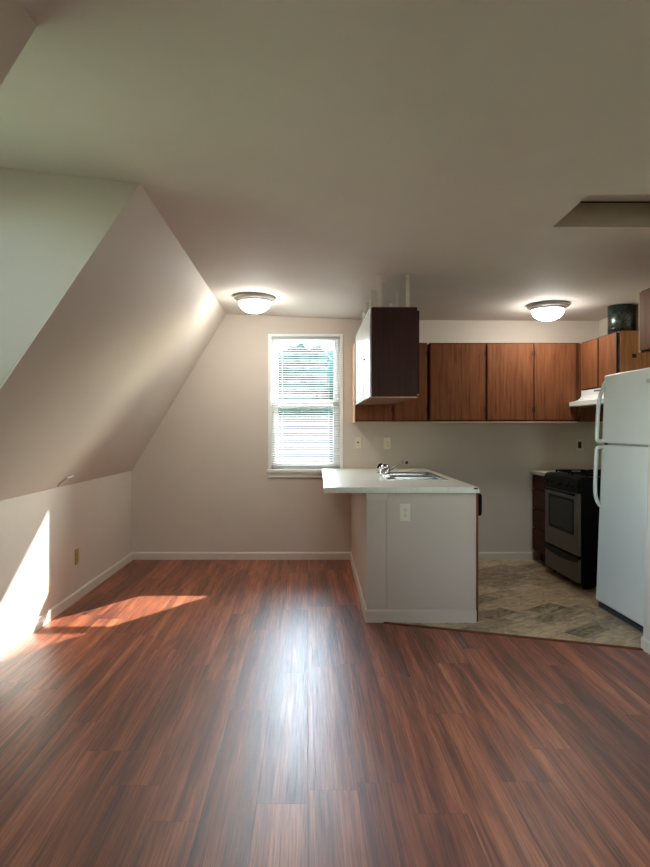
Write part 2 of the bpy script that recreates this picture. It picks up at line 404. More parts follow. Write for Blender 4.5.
# sloping ceiling either side of the dormer opening
def sl(x): return 2.464-(XRIDGE-x)/0.601     # height of the slope at x
def slope_piece(y_top0, y_bot0, y_top1, y_bot1):
    b = B(); N = Vector((0.857, 0, -0.515)); T = -N*0.08
    nx, ny = 6, 10; gr = {}
    for side in (0, 1):
        for i in range(nx+1):
            s = i/nx
            x = XL+(XRIDGE-XL)*s
            for j in range(ny+1):
                q = j/ny
                y0 = y_bot0+(y_top0-y_bot0)*s; y1 = y_bot1+(y_top1-y_bot1)*s; y = y0+(y1-y0)*q
                z = ZK+(zc(XRIDGE, y)-ZK)*s
                p = Vector((x, y, z))
                if side: p += T
                gr[side, i, j] = b.verts.new(p)
    for i in range(nx):
        for j in range(ny):
            b.faces.new([gr[0, i, j], gr[0, i+1, j], gr[0, i+1, j+1], gr[0, i, j+1]])
            b.faces.new([gr[1, i, j], gr[1, i, j+1], gr[1, i+1, j+1], gr[1, i+1, j]])
    for j in range(ny):
        for i in (0, nx): b.faces.new([gr[0, i, j], gr[0, i, j+1], gr[1, i, j+1], gr[1, i, j]])
    for i in range(nx):
        for j in (0, ny): b.faces.new([gr[0, i, j], gr[1, i, j], gr[1, i+1, j], gr[0, i+1, j]])
    return b
struct('ceiling', slope_piece(3.184, 2.893, YB+0.05, YB+0.05), M['wall'])
struct('ceiling', slope_piece(YF-0.05, YF-0.05, 1.973, 1.90), M['wall'])
# dormer cheeks: thin triangular walls rising from the slope edge to the flat ceiling
def cheek(yt, yb, th):
    b = B(); x0, x1 = XL-0.05, XRIDGE
    P = [(x0, yb, ZK-0.05), (x1, yt, zc(x1, yt)), (x0, yb, zc(x1, yt)+0.01)]
    # slope edge lower line follows the slope, upper line follows the ceiling
    a = [b.verts.new(p) for p in P]; c = [b.verts.new((p[0], p[1]+th, p[2])) for p in P]
    b.faces.new(a); b.faces.new(c[::-1])
    for i in range(3): b.faces.new([a[i], a[(i+1)%3], c[(i+1)%3], c[i]])
    return b
struct('wall_dormer', cheek(3.184, 2.878, 0.06), M['wall'])
struct('wall_dormer', cheek(1.973, 1.90, -0.06), M['wall'])

# baseboards
def base_prof(h=0.075, t=0.012): return [(0, 0), (t, 0), (t, h-0.012), (t*0.4, h), (0, h)]
b = B(); prism(b, [(XL+p[0], p[1]) for p in base_prof()], YF, YB-0.012, 'y'); struct('baseboard_left', b, M['trim'])
b = B(); prism(b, [(YB-p[0], p[1]) for p in base_prof()], XL+0.001, 0.42, 'x'); prism(b, [(YB-p[0], p[1]) for p in base_prof()], 1.20, 2.25, 'x')
struct('baseboard_back', b, M['trim'])
b = B(); prism(b, [(lean(0)-p[0], p[1]) for p in base_prof()], YF, 3.862, 'y'); struct('baseboard_right', b, M['trim'])

# windows ------------------------------------------------------------
w = bpy.data.objects.new('window_1', None); C.objects.link(w); w.location = (-0.023, YB, WZ0); w['kind'] = 'structure'; ORG[w.name] = Vector(w.location)
b = B()
box(b, -0.400, WX0+0.004, YB-0.012, YB+0.001, 0.90, 2.262, 0.002); box(b, WX1-0.004, 0.351, YB-0.012, YB+0.001, 0.90, 2.262, 0.002)
box(b, -0.400, 0.351, YB-0.010, YB+0.001, 2.238, 2.262, 0.002)
obj('casing', b, M['white_trim'], w)
b = B()
box(b, WX0-0.001, WX0+0.028, YB+0.055, YB+0.14, WZ0, WZ1); box(b, WX1-0.028, WX1+0.001, YB+0.055, YB+0.14, WZ0, WZ1)
box(b, WX0, WX1, YB+0.055, YB+0.14, WZ1-0.012, WZ1+0.001); box(b, WX0, WX1, YB+0.055, YB+0.14, WZ0-0.001, WZ0+0.02)
obj('window_frame', b, M['white_trim'], w)
b = B(); box(b, -0.412, 0.364, YB-0.035, YB+0.055, 0.875, 0.906, 0.006); box(b, -0.402, 0.352, YB-0.014, YB, 0.825, 0.876, 0.003)
obj('window_sill', b, M['white_trim'], w)
def sash(x0, x1, z0, z1, y, wd=0.042):
    b = B(); box(b, x0, x0+wd, y, y+0.03, z0, z1, 0.003); box(b, x1-wd, x1, y, y+0.03, z0, z1, 0.003)
    box(b, x0+wd, x1-wd, y, y+0.03, z0, z0+wd, 0.003); box(b, x0+wd, x1-wd, y, y+0.03, z1-wd, z1, 0.003)
    s_ = obj('sash', b, M['white_trim'], w)
    obj('pane', bx(x0+wd-0.002, x1-wd+0.002, y+0.012, y+0.016, z0+wd-0.002, z1-wd+0.002), M['glass'], s_)
    return s_
sash(WX0+0.028, WX1-0.028, 1.53, WZ1-0.012, YB+0.10, 0.034)
ls = sash(WX0+0.028, WX1-0.028, WZ0+0.02, 1.60, YB+0.065)
b = bx(-0.06, 0.01, YB+0.050, YB+0.066, 1.565, 1.585, 0.003); obj('sash_lock', b, M['white_trim'], ls)

w2 = bpy.data.objects.new('window_2', None); C.objects.link(w2); w2.location = (XL, 2.41, DZ0); w2['kind'] = 'structure'; ORG[w2.name] = Vector(w2.location)
b = B()
box(b, XL-0.11, XL+0.012, DY0-0.001, DY0+0.03, DZ0, DZ1, 0.002); box(b, XL-0.11, XL+0.012, DY1-0.03, DY1+0.001, DZ0, DZ1, 0.002)
box(b, XL-0.11, XL+0.012, DY0, DY1, DZ1-0.03, DZ1+0.001, 0.002); box(b, XL-0.11, XL+0.03, DY0, DY1, DZ0-0.001, DZ0+0.03, 0.002)
obj('window_frame', b, M['white_trim'], w2)
b = bx(XL-0.08, XL-0.05, DY0+0.03, DY1-0.03, 1.60, 1.64); obj('meeting_rail', b, M['white_trim'], w2)
b = bx(XL-0.07, XL-0.066, DY0+0.03, DY1-0.03, DZ0+0.03, DZ1-0.03); obj('pane', b, M['glass'], w2)

w3 = bpy.data.objects.new('window_fill', None); C.objects.link(w3); w3.location = (1.30, YF, FZ0); w3['kind'] = 'structure'; ORG[w3.name] = Vector(w3.location)  # unseen window behind the camera, added to bring in fill daylight
b = B(); box(b, FX0-0.001, FX0+0.04, YF-0.1, YF+0.012, FZ0, FZ1); box(b, FX1-0.04, FX1+0.001, YF-0.1, YF+0.012, FZ0, FZ1)
box(b, FX0, FX1, YF-0.1, YF+0.012, FZ1-0.04, FZ1+0.001); box(b, FX0, FX1, YF-0.1, YF+0.03, FZ0-0.001, FZ0+0.04); box(b, 1.285, 1.315, YF-0.09, YF-0.04, FZ0+0.04, FZ1-0.04)
obj('window_frame', b, M['white_trim'], w3)
obj('pane', bx(FX0+0.04, FX1-0.04, YF-0.07, YF-0.066, FZ0+0.04, FZ1-0.04), M['glass'], w3)

# ------------------------------------------------------------------ window blind
bl = thing('window_blind', 'white horizontal slat blind hanging in the back window', 'blind', (-0.023, YB+0.03, 2.2))
b = bx(WX0+0.002, WX1-0.002, YB+0.008, YB+0.048, WZ1-0.028, WZ1-0.001, 0.002); obj('headrail', b, M['rail'], bl)
b = B(); z = WZ1-0.05; tilt = math.radians(16); hw = 0.0125
while z > 0.965:
    cy = YB+0.028; x0, x1 = WX0+0.006, WX1-0.006; pr = []
    for k in range(4):
        s_ = -1+2*k/3; yy = cy+s_*hw*math.cos(tilt); zz = z+s_*hw*math.sin(tilt)+0.0018*(1-s_*s_)
        pr.append((yy, zz))
    prism(b, pr+[(p[0], p[1]-0.0006) for p in pr[::-1]], x0, x1, 'x')
    z -= 0.0235
obj('slats', b, M['slat'], bl)
b = bx(WX0+0.005, WX1-0.005, YB+0.012, YB+0.044, 0.925, 0.946, 0.003); obj('bottom_rail', b, M['rail'], bl)
for x in (-0.26, 0.21):
    b = B(); cyl(b, (x, YB+0.0145, 0.94), (x, YB+0.0145, WZ1-0.03), 0.0009, n=6); cyl(b, (x, YB+0.0415, 0.94), (x, YB+0.0415, WZ1-0.03), 0.0009, n=6)
    obj('ladder_cord', b, M['slat'], bl)
b = B(); cyl(b, (-0.30, YB+0.004, 1.45), (-0.30, YB+0.006, WZ1-0.03), 0.004, n=6); obj('tilt_wand', b, M['slat'], bl)

# ------------------------------------------------------------------ peninsula (runs very slightly off square)
def shear(bm):
    for v in bm.verts: v.co.x += 0.016*(v.co.y-4.4)
    return bm
PX0, PW, PX1, PY = 0.398, 0.528, 1.138, 4.40
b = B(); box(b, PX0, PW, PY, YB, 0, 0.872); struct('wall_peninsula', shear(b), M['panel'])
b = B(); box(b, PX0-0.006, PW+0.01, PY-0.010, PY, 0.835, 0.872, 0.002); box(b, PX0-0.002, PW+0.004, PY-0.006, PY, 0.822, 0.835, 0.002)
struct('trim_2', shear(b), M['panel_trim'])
b = B(); prism(b, [(PX0-p[0], p[1]) for p in base_prof(0.085)], PY-0.012, YB-0.012, 'y'); prism(b, [(PY-p[0], p[1]) for p in base_prof(0.085, 0.014)], PX0-0.012, PX1, 'x')
struct('baseboard_peninsula', shear(b), M['panel_trim'])
cab = thing('base_cabinet', 'peninsula base cabinet under the sink with a painted end panel facing the living room', 'cabinet', (0.85, 4.42, 0))
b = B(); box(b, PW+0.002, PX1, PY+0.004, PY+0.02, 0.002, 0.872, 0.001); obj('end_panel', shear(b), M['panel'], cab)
b = B(); box(b, PW+0.002, PX1-0.002, PY+0.021, PY+0.04, 0.0, 0.872); box(b, PW+0.002, 1.10, 5.06, YB-0.015, 0.1, 0.872-0.20); box(b, PW+0.002, 1.06, 5.06, YB-0.015, 0.0, 0.1)
obj('body', shear(b), M['oak'], cab)
b = B(); box(b, PX1, PX1+0.016, PY+0.003, PY+0.045, 0.0, 0.872, 0.001); box(b, 1.101, PX1+0.006, 5.06, YB-0.015, 0.1, 0.872, 0.001)
obj('face_frame', shear(b), M['oak'], cab)
for y0, y1 in ((5.08, 5.54), (5.56, 6.02), (6.04, 6.48)):
    b = B(); box(b, PX1+0.007, PX1+0.024, y0, y1, 0.13, 0.85, 0.003); dr = obj('door', shear(b), M['oak'], cab)
    b = B(); cyl(b, (PX1+0.024, y0+0.05, 0.78), (PX1+0.045, y0+0.05, 0.78), 0.012, 0.014); obj('knob', shear(b), M['hinge'], dr)
dw = thing('dishwasher', 'built-in dishwasher whose black control strip juts past the peninsula end', 'dishwasher', (0.85, 4.75, 0))
b = B(); box(b, PW+0.004, PX1-0.004, PY+0.046, 5.04, 0.02, 0.865); obj('tub', shear(b), M['black_matte'], dw)
b = B(); box(b, PX1-0.003, PX1+0.014, PY+0.05, 5.04, 0.12, 0.70, 0.003); obj('door', shear(b), M['drawer'], dw)
b = B(); prism(b, [(PX1-0.003, 0.705), (PX1+0.046, 0.715), (PX1+0.052, 0.735), (PX1+0.052, 0.845), (PX1+0.046, 0.862), (PX1-0.003, 0.862)], PY+0.05, 5.04, 'y')
obj('control_panel', shear(b), M['black_matte'], dw)

# countertop with a sink cut-out
CX0, CX1, CY0 = 0.108, 1.152, 4.372
SX0, SX1, SY0, SY1 = 0.60, 1.075, 5.03, 5.93
ct = None
b = B()
X = [CX0, SX0+0.015, SX1-0.015, CX1]; Y = [CY0, SY0+0.015, SY1-0.015, YB-0.001]; zt, zb_ = 0.914, 0.876
for i in range(3):
    for j in range(3):
        if i == 1 and j == 1: continue
        box(b, X[i], X[i+1], Y[j], Y[j+1], zb_, zt)
bmesh.ops.remove_doubles(b, verts=b.verts, dist=1e-5)
dead = [f for f in b.faces if sum(1 for g_ in b.faces if g_ is not f and set(g_.verts) == set(f.verts))]
bmesh.ops.delete(b, geom=dead, context='FACES')
es = [e for e in b.edges if e.is_manifold and e.calc_face_angle(0) > 1 and all(abs(v.co.z-zt) < 1e-4 for v in e.verts) and
      (all(abs(v.co.y-CY0) < 1e-4 for v in e.verts) or all(abs(v.co.x-CX0) < 1e-4 for v in e.verts) or all(abs(v.co.x-CX1) < 1e-4 for v in e.verts))]
bmesh.ops.bevel(b, geom=es, offset=0.005, segments=2, affect='EDGES')
ct = obj('countertop', shear(b), M['lam'], loc=(0.6, 4.4, 0.876)); tag(ct, 'cream laminate peninsula countertop holding the sink and reaching out as a bar', 'countertop')
b = B(); lathe(b, [(0, 0), (0.016, 0), (0.012, 0.003), (0, 0.003)], (0, 0, 0), 9)
for v in b.verts: v.co = Vector((1.128+v.co.x*1.0, CY0-0.0018+v.co.z, 0.906+v.co.y*0.4))
obj('edge_chip', b, M['slot'], ct)
b = B(); box(b, CX0+0.02, CX1-0.02, CY0+0.02, SY0-0.05, 0.872, 0.8765); obj('underlay', shear(b), M['lam_under'], ct)

sk = thing('kitchen_sink', 'stainless double-bowl sink set into the peninsula countertop', 'sink', (0.84, 5.5, 0.914))
b = B(); zr = 0.914
Xs = [SX0, SX0+0.085, SX1-0.03, SX1]; Ys = [SY0, SY0+0.03, (SY0+SY1)/2-0.018, (SY0+SY1)/2+0.018, SY1-0.03, SY1]
for i in range(3):
    for j in range(5):
        if i == 1 and j in (1, 3): continue
        box(b, Xs[i], Xs[i+1], Ys[j], Ys[j+1], zr-0.0005, zr+0.004)
bmesh.ops.remove_doubles(b, verts=b.verts, dist=1e-5)
obj('rim', shear(b), M['steel'], sk)
for (y0, y1) in ((Ys[1], Ys[2]), (Ys[3], Ys[4])):
    b = B(); x0, x1 = Xs[1], Xs[2]; lv = []
    for k, (ins, dz) in enumerate([(0, 0.003), (0.004, -0.01), (0.012, -0.14), (0.03, -0.158), (0.06, -0.162)]):
        lv.append([b.verts.new(p) for p in ((x0+ins, y0+ins, zr+dz), (x1-ins, y0+ins, zr+dz), (x1-ins, y1-ins, zr+dz), (x0+ins, y1-ins, zr+dz))])
    for a, c in zip(lv, lv[1:]):
        for k in range(4): b.faces.new([a[k], a[(k+1)%4], c[(k+1)%4], c[k]])
    b.faces.new(lv[-1]); bowl = obj('bowl', shear(b), M['steel'], sk)
    b = B(); lathe(b, [(0, 0.004), (0.03, 0.004), (0.042, 0.0), (0, 0.0)], ((x0+x1)/2, (y0+y1)/2, zr-0.161), 24); obj('drain', shear(b), M['chrome'], bowl)

fx, fy, fz = 0.652, 5.50, 0.918
fa = thing('kitchen_faucet', 'chrome single-lever faucet with a slanting spout behind the sink bowls', 'faucet', (fx, fy, fz))
b = B(); box(b, fx-0.03, fx+0.03, fy-0.12, fy+0.12, fz, fz+0.010, 0.004); obj('deck_plate', b, M['chrome'], fa)
b = B(); lathe(b, [(0, 0), (0.042, 0), (0.044, 0.012), (0.040, 0.03), (0.038, 0.045), (0, 0.045)], (fx, fy, fz+0.009), 28); obj('body', b, M['chrome'], fa, smooth=True)
b = B(); lathe(b, [(0.0, 0), (0.042, 0.0), (0.047, 0.012), (0.042, 0.028), (0.026, 0.040), (0, 0.044)], (fx-0.004, fy, fz+0.052), 28); cp = obj('handle_cap', b, M['chrome'], fa, smooth=True)
b = B(); tube(b, smooth_pts([(fx-0.02, fy, fz+0.085), (fx-0.045, fy-0.01, fz+0.095), (fx-0.065, fy-0.02, fz+0.06)]), [0.010]*9+[0.008]*99, 10); obj('lever', b, M['black_matte'], cp, smooth=True)
sp_ = smooth_pts([(fx+0.02, fy, fz+0.030), (fx+0.05, fy-0.005, fz+0.052), (fx+0.150, fy-0.02, fz+0.112), (fx+0.170, fy-0.02, fz+0.120), (fx+0.180, fy-0.02, fz+0.110)])
b = B(); tube(b, sp_, 0.0075, 12); spo = obj('spout', b, M['chrome'], fa, smooth=True)
b = B(); cyl(b, (fx+0.180, fy-0.02, fz+0.120), (fx+0.180, fy-0.02, fz+0.095), 0.011); obj('aerator', b, M['hinge'], spo)

# ------------------------------------------------------------------ outlets
def outlet(c, facing, label, mat, kind='duplex', w=0.072, h=0.118):
    """facing: unit vector out of the wall"""
    n_ = Vector(facing); u = Vector((0, 0, 1)).cross(n_); root = thing('wall_outlet' if kind != 'jack' else 'phone_jack', label, 'outlet', c)
    def T(bm):
        for v in bm.verts:
            p = v.co.copy(); v.co = Vector(c)+u*p.x+n_*p.y+Vector((0, 0, p.z))
        return bm
    obj('plate', T(bx(-w/2, w/2, 0, 0.006, -h/2, h/2, 0.003)), mat, root)
    if kind == 'jack':
        b = B(); cyl(b, (0, 0.0055, 0), (0, 0.008, 0), 0.009); s_ = obj('socket', T(b), M['slot'], root)
        return
    if kind == 'rocker':
        obj('rocker', T(bx(-0.017, 0.017, 0.005, 0.010, -0.033, 0.033, 0.002)), M['slot'] , root)
        return
    for s_ in (-1, 1):
        zz = s_*0.0195
        b = B(); prism(b, [(0.017*math.cos(a)*1.0, max(-0.0135, min(0.0135, 0.018*math.sin(a)))+zz) for a in [i*PI/12 for i in range(24)]], 0.005, 0.009, 'y')
        so = obj('socket', T(b), mat, root)
        b = B(); box(b, -0.008, -0.0055, 0.0085, 0.0095, zz-0.002, zz+0.008); box(b, 0.0055, 0.008, 0.0085, 0.0095, zz-0.002, zz+0.007); cyl(b, (0, 0.0085, zz-0.008), (0, 0.0095, zz-0.008), 0.003, n=10)
        obj('slots', T(b), M['slot'], so)
    b = B(); cyl(b, (0, 0.005, 0), (0, 0.0075, 0), 0.004, n=10); obj('screw', T(b), M['slot'] if mat is M['brass'] else M['nickel'], root)
outlet((0.658, PY+0.0042, 0.742), (0, -1, 0), 'almond duplex outlet on the end panel of the peninsula', M['almond'])
outlet((0.502, YB, 1.175), (0, -1, 0), 'blank-looking almond plate with one small jack on the back wall beside the window', M['almond'], 'jack')
outlet((0.796, YB, 1.165), (0, -1, 0), 'almond outlet plate above the faucet on the back wall', M['almond'])
outlet((2.725, YB, 1.150), (0, -1, 0), 'almond outlet with dark receptacle under the range hood beside the refrigerator', M['almond'], 'rocker')
outlet((XL, 4.96, 0.335), (1, 0, 0), 'tan duplex outlet low on the left knee wall', M['brass'])

# ------------------------------------------------------------------ cabinets
def hinge(root, x, y, z, face):
    b = B()
    if face == 'y': box(b, x-0.004, x+0.004, y-0.005, y, z-0.022, z+0.022, 0.001)
    else: box(b, x-0.006, x, y-0.006, y+0.006, z-0.03, z+0.03, 0.001)
    obj('hinge', b, M['hinge'], root)
FY = 6.222     # plane of the back-wall door fronts
def wall_cab_y(x0, x1, z0, z1, doors, label, hinges=()):
    t = thing('wall_cabinet', label, 'cabinet', ((x0+x1)/2, YB-0.15, z0), 'oak cabinets on the back wall')
    b = B(); box(b, x0, x1, FY+0.018, YB-0.002, z0, z1, 0.001); obj('body', b, M['oak'], t)
    b = B(); box(b, x0, x1, FY+0.010, FY+0.0185, z0-0.004, z1+0.004); obj('face_frame', b, M['oak_frame'], t)
    b = B(); box(b, x0+0.002, x1-0.002, FY-0.004, FY+0.022, z0-0.013, z0-0.0045); obj('bottom_edge', b, M['oak_edge'], t)
    for (a, c), h in zip(doors, hinges):
        d_ = obj('door', bx(a, c, FY-0.008, FY+0.009, z0+0.010, z1-0.012, 0.003), M['oak'], t)
        for zz in (z0+0.11, z1-0.10):
            hinge(d_, c-0.004 if h == 'r' else a+0.004, FY-0.006, zz, 'y')
    return t
U = lambda u, y=FY: (u-308)*y/650
Z0, Z1 = 1.385, 2.132
wall_cab_y(0.452, U(427.3), Z0, Z1, [(U(356.6), U(392.0)), (U(394.0), U(427.0))], 'oak wall cabinet leftmost on the back wall, mostly behind the hanging cabinet', 'rr')
obj('side_panel', bx(0.444, 0.4515, FY-0.002, YB-0.002, Z0-0.012, Z1), M['oak_edge'], bpy.data.objects['wall_cabinet'])
wall_cab_y(U(429.6), U(486.0), Z0, Z1, [(U(430.4), U(485.0))], 'single-door oak wall cabinet just right of the hanging cabinet', 'r')
wall_cab_y(U(486.2), 2.60, Z0, Z1, [(U(487.2), U(532.6)), (U(534.2), U(575.8))], 'two-door oak wall cabinet between the single-door cabinet and the range hood', 'rl')
t = thing('wall_cabinet', 'blind oak corner cabinet under and behind the range hood', 'cabinet', (2.75, 6.37, Z0), 'oak cabinets on the back wall')
b = B(); box(b, 2.602, XK-0.002, FY+0.012, YB-0.002, Z0, Z1, 0.001); obj('body', b, M['oak'], t)

def side_cab(xf, y0, y1, z0, z1, doors, label, hin, stile=0.0, loc=None, mat='oak'):
    t = thing('wall_cabinet', label, 'cabinet', ((xf+XK)/2, (y0+y1)/2, z0))
    obj('body', bx(xf+0.018, XK-0.002, y0, y1, z0, z1, 0.001), M['oak_y' if 0 else 'oak'], t)
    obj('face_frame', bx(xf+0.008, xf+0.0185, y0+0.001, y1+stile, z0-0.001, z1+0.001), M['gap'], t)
    obj('side_panel', bx(xf+0.012, XK-0.003, y0-0.006, y0-0.0005, z0, z1, 0.001), M['oak_side'], t)
    if stile: obj('stile_edge', bx(xf+0.001, xf+0.0079, y1-0.002, y1+stile, z0, z1), M['oak_edge'], t)
    for (a, c), h in zip(doors, hin):
        d_ = obj('door', bx(xf-0.009, xf+0.0079, a, c, z0+0.010, z1-0.010, 0.003), M['oak'], t)
        for zz in (z0+0.07, z1-0.07): hinge(d_, xf-0.003, a-0.003 if h == 'n' else c+0.003, zz, 'x')
    return t
c1 = side_cab(2.605, 5.45, 6.20, 1.676, 2.132, [(5.475, 5.805), (5.835, 6.185)], 'short two-door oak cabinet over the range hood', 'nf')
b = B(); box(b, 2.735, 2.755, 5.4485, 5.4515, 1.885, 1.903); 
for v in b.verts: v.co.x += -0.01
b2 = B(); box(b2, 2.715, 2.748, 5.4400, 5.4445, 1.905, 1.938, 0.0); b.free()
obj('cable_hole', b2, M['slot'], c1)
side_cab(2.452, 4.06, 4.80, 1.873, 2.322, [(4.08, 4.42), (4.44, 4.795)], 'oak cabinet high over the refrigerator at the right edge', 'nn', 0.022)

# hanging cabinet over the peninsula
HC = thing('hanging_cabinet', 'dark wood cabinet hung from the ceiling over the peninsula', 'cabinet', (0.63, 5.5, 1.535))
hx0, hx1, hy0, hy1, hz0, hz1 = 0.467, 0.800, 4.76, 6.205, 1.535, 2.200
obj('end_panel', bx(hx0, hx1, hy0, hy0+0.018, hz0+0.010, hz1, 0.001), M['walnut'], HC)
b = B(); box(b, hx0, hx1, hy0+0.019, hy1, hz0+0.018, hz1, 0.0); obj('body', b, M['walnut'], HC)
obj('bottom_panel', bx(hx0+0.012, hx1-0.004, hy0+0.012, hy1, hz0+0.004, hz0+0.0179), M['oak_y'], HC)
b = B(); box(b, hx0-0.001, hx1+0.002, hy0-0.002, hy0+0.014, hz0, hz0+0.0095, 0.001); obj('front_trim', b, M['oak_edge'], HC)
# glossy back panel facing the window side, in three sheets
for k, (a, c) in enumerate(((4.765, 5.24), (5.245, 5.72), (5.725, 6.20))):
    obj('door', bx(hx0-0.014, hx0-0.001, a, c, hz0+0.006, hz1-0.004, 0.002), M['melamine'], HC)
obj('knob', cyl(B(), (hx0-0.014, 5.17, 1.86), (hx0-0.026, 5.17, 1.86), 0.006, 0.008, 14), M['oak'], HC)
for a, c in ((4.785, 5.24), (5.26, 5.72), (5.74, 6.19)):
    d_ = obj('door', bx(hx1+0.002, hx1+0.020, a, c, hz0+0.030, hz1-0.02, 0.002), M['walnut'], HC)
    obj('door_edge', bx(hx1+0.003, hx1+0.019, a+0.003, c-0.003, hz0+0.022, hz0+0.0299), M['oak_edge'], d_)
for y in (4.785, 5.31, 5.76, 6.15):
    for x in (0.527, 0.735):
        zt_ = zc(x, y)
        b = B(); box(b, x-0.014, x+0.014, y, y+0.004, hz1-0.03 if 0 else hz1+0.001, zt_-0.001); box(b, x-0.014, x+0.014, y, y+0.05, zt_-0.005, zt_-0.001)
        obj('hanger_strap', b, M['post'], HC)

# short base cabinet with drawers between range and back wall
DC = thing('drawer_cabinet', 'narrow oak base cabinet with four drawers in the corner beside the range', 'cabinet', (2.58, 6.27, 0))
b = B(); box(b, 2.265, XK-0.002, 6.03, YB-0.014, 0.10, 0.860); box(b, 2.33, XK-0.002, 6.03, YB-0.014, 0.0, 0.1); obj('body', b, M['drawer'], DC)
for z0, z1 in ((0.725, 0.848), (0.53, 0.71), (0.335, 0.515), (0.115, 0.32)):
    obj('drawer', bx(2.247, 2.264, 6.04, 6.50, z0, z1, 0.003), M['drawer'], DC)
t = obj('countertop', bx(2.235, XK-0.002, 6.025, YB-0.002, 0.861, 0.895, 0.005), M['lam'], loc=(2.57, 6.27, 0.861)); tag(t, 'short cream countertop on the drawer cabinet in the kitchen corner', 'countertop')

# ------------------------------------------------------------------ range
RY0, RY1, RX = 5.272, 6.012, 2.19
R_ = thing('kitchen_range', 'black and stainless gas range standing beside the refrigerator', 'stove', (2.55, 5.64, 0))
obj('body', bx(RX+0.03, 2.90, RY0, RY1, 0.03, 0.895, 0.004), M['black'], R_)
for x in (RX+0.08, 2.84):
    for y in (RY0+0.05, RY1-0.05): obj('foot', cyl(B(), (x, y, 0), (x, y, 0.0299), 0.018, n=12), M['black_matte'], R_)
obj('cooktop', bx(RX+0.04, 2.90, RY0-0.004, RY1+0.004, 0.895, 0.915, 0.006), M['black'], R_)
pr = [(RX+0.06, 0.914), (RX+0.03, 0.913), (RX+0.008, 0.900), (RX-0.004, 0.875), (RX-0.006, 0.84), (RX+0.004, 0.785), (RX+0.06, 0.785)]
cpn = obj('control_panel', prism(B(), pr, RY0-0.002, RY1+0.002, 'y'), M['black'], R_)
for y in (5.36, 5.47, 5.64, 5.81, 5.92):
    b = B(); cyl(b, (RX-0.004, y, 0.838), (RX-0.018, y, 0.836), 0.017, 0.014, 18); box(b, RX-0.021, RX-0.017, y-0.003, y+0.003, 0.826, 0.846); obj('knob', b, M['black_matte'], cpn)
dr = obj('oven_door', bx(RX, RX+0.029, RY0+0.004, RY1-0.004, 0.272, 0.778, 0.004), M['range_steel'], R_)
b = B()
fy0, fy1, fz0, fz1, fw = RY0+0.085, RY1-0.10, 0.430, 0.728, 0.026
box(b, RX-0.002, RX+0.004, fy0, fy1, fz0, fz0+fw, 0.001); box(b, RX-0.002, RX+0.004, fy0, fy1, fz1-fw, fz1, 0.001)
box(b, RX-0.002, RX+0.004, fy0, fy0+fw, fz0+fw, fz1-fw, 0.001); box(b, RX-0.002, RX+0.004, fy1-fw, fy1, fz0+fw, fz1-fw, 0.001)
obj('window_surround', b, M['black'], dr)
obj('oven_window', bx(RX-0.001, RX+0.002, fy0+fw, fy1-fw, fz0+fw, fz1-fw), M['oven_glass'], dr)
b = B(); tube(b, smooth_pts([(RX, RY0+0.06, 0.765), (RX-0.035, RY0+0.07, 0.772), (RX-0.042, RY0+0.14, 0.774), (RX-0.042, RY1-0.14, 0.774), (RX-0.035, RY1-0.07, 0.772), (RX, RY1-0.06, 0.765)]), 0.010, 10)
obj('door_handle', b, M['black'], dr, smooth=True)
dwr = obj('storage_drawer', bx(RX+0.002, RX+0.029, RY0+0.004, RY1-0.004, 0.055, 0.245, 0.004), M['range_steel'], R_)
# curved black recessed grip along the drawer top
b = B(); n = 16; top = []; bot = []
for k in range(n+1):
    y = RY0+0.006+(RY1-RY0-0.012)*k/n; s_ = math.sin(PI*k/n)
    top.append((y, 0.262)); bot.append((y, 0.222-0.022*s_))
prism(b, top+bot[::-1], RX-0.008, RX+0.01, 'x'); obj('drawer_grip', b, M['black'], dwr)
for gx in (2.40, 2.70):
    for gy in (5.46, 5.82):
        b = B(); lathe(b, [(0, 0), (0.045, 0), (0.045, 0.008), (0.03, 0.014), (0, 0.014)], (gx, gy, 0.915), 20); bn = obj('burner', b, M['iron'], R_)
        b = B()
        for k in (-0.12, 0.12): box(b, gx+k-0.006, gx+k+0.006, gy-0.15, gy+0.15, 0.926, 0.938); box(b, gx-0.12, gx+0.12, gy+k*1.2-0.006, gy+k*1.2+0.006, 0.926, 0.938)
        box(b, gx-0.12, gx-0.04, gy-0.006, gy+0.006, 0.928, 0.938); box(b, gx+0.04, gx+0.12, gy-0.006, gy+0.006, 0.928, 0.938)
        for p in (-0.12, 0.12):
            for q in (-0.144, 0.144): box(b, gx+p-0.006, gx+p+0.006, gy+q-0.006, gy+q+0.006, 0.915, 0.927)
        obj('burner_grate', b, M['iron'], bn)
obj('back_guard', bx(2.86, 2.90, RY0, RY1, 0.915, 1.00, 0.006), M['black'], R_)

# range hood
HD = thing('range_hood', 'white under-cabinet range hood over the range', 'range hood', (2.7, 5.82, 1.52))
pr = [(2.915, 1.675), (2.606, 1.675), (2.604, 1.62), (2.592, 1.600), (2.568, 1.583), (2.535, 1.572), (2.492, 1.565), (2.490, 1.525), (2.500, 1.520), (2.915, 1.520)]
hd = obj('shell', prism(B(), pr, 5.452, 6.198, 'y'), M['hood'], HD)
b = B()
for k in range(8): box(b, 2.600, 2.606, 5.70+k*0.028, 5.718+k*0.028, 1.650, 1.660)
obj('vent_slots', b, M['slot'], HD)
obj('grease_filter', bx(2.55, 2.86, 5.52, 6.12, 1.514, 1.5195), M['grille'], HD)

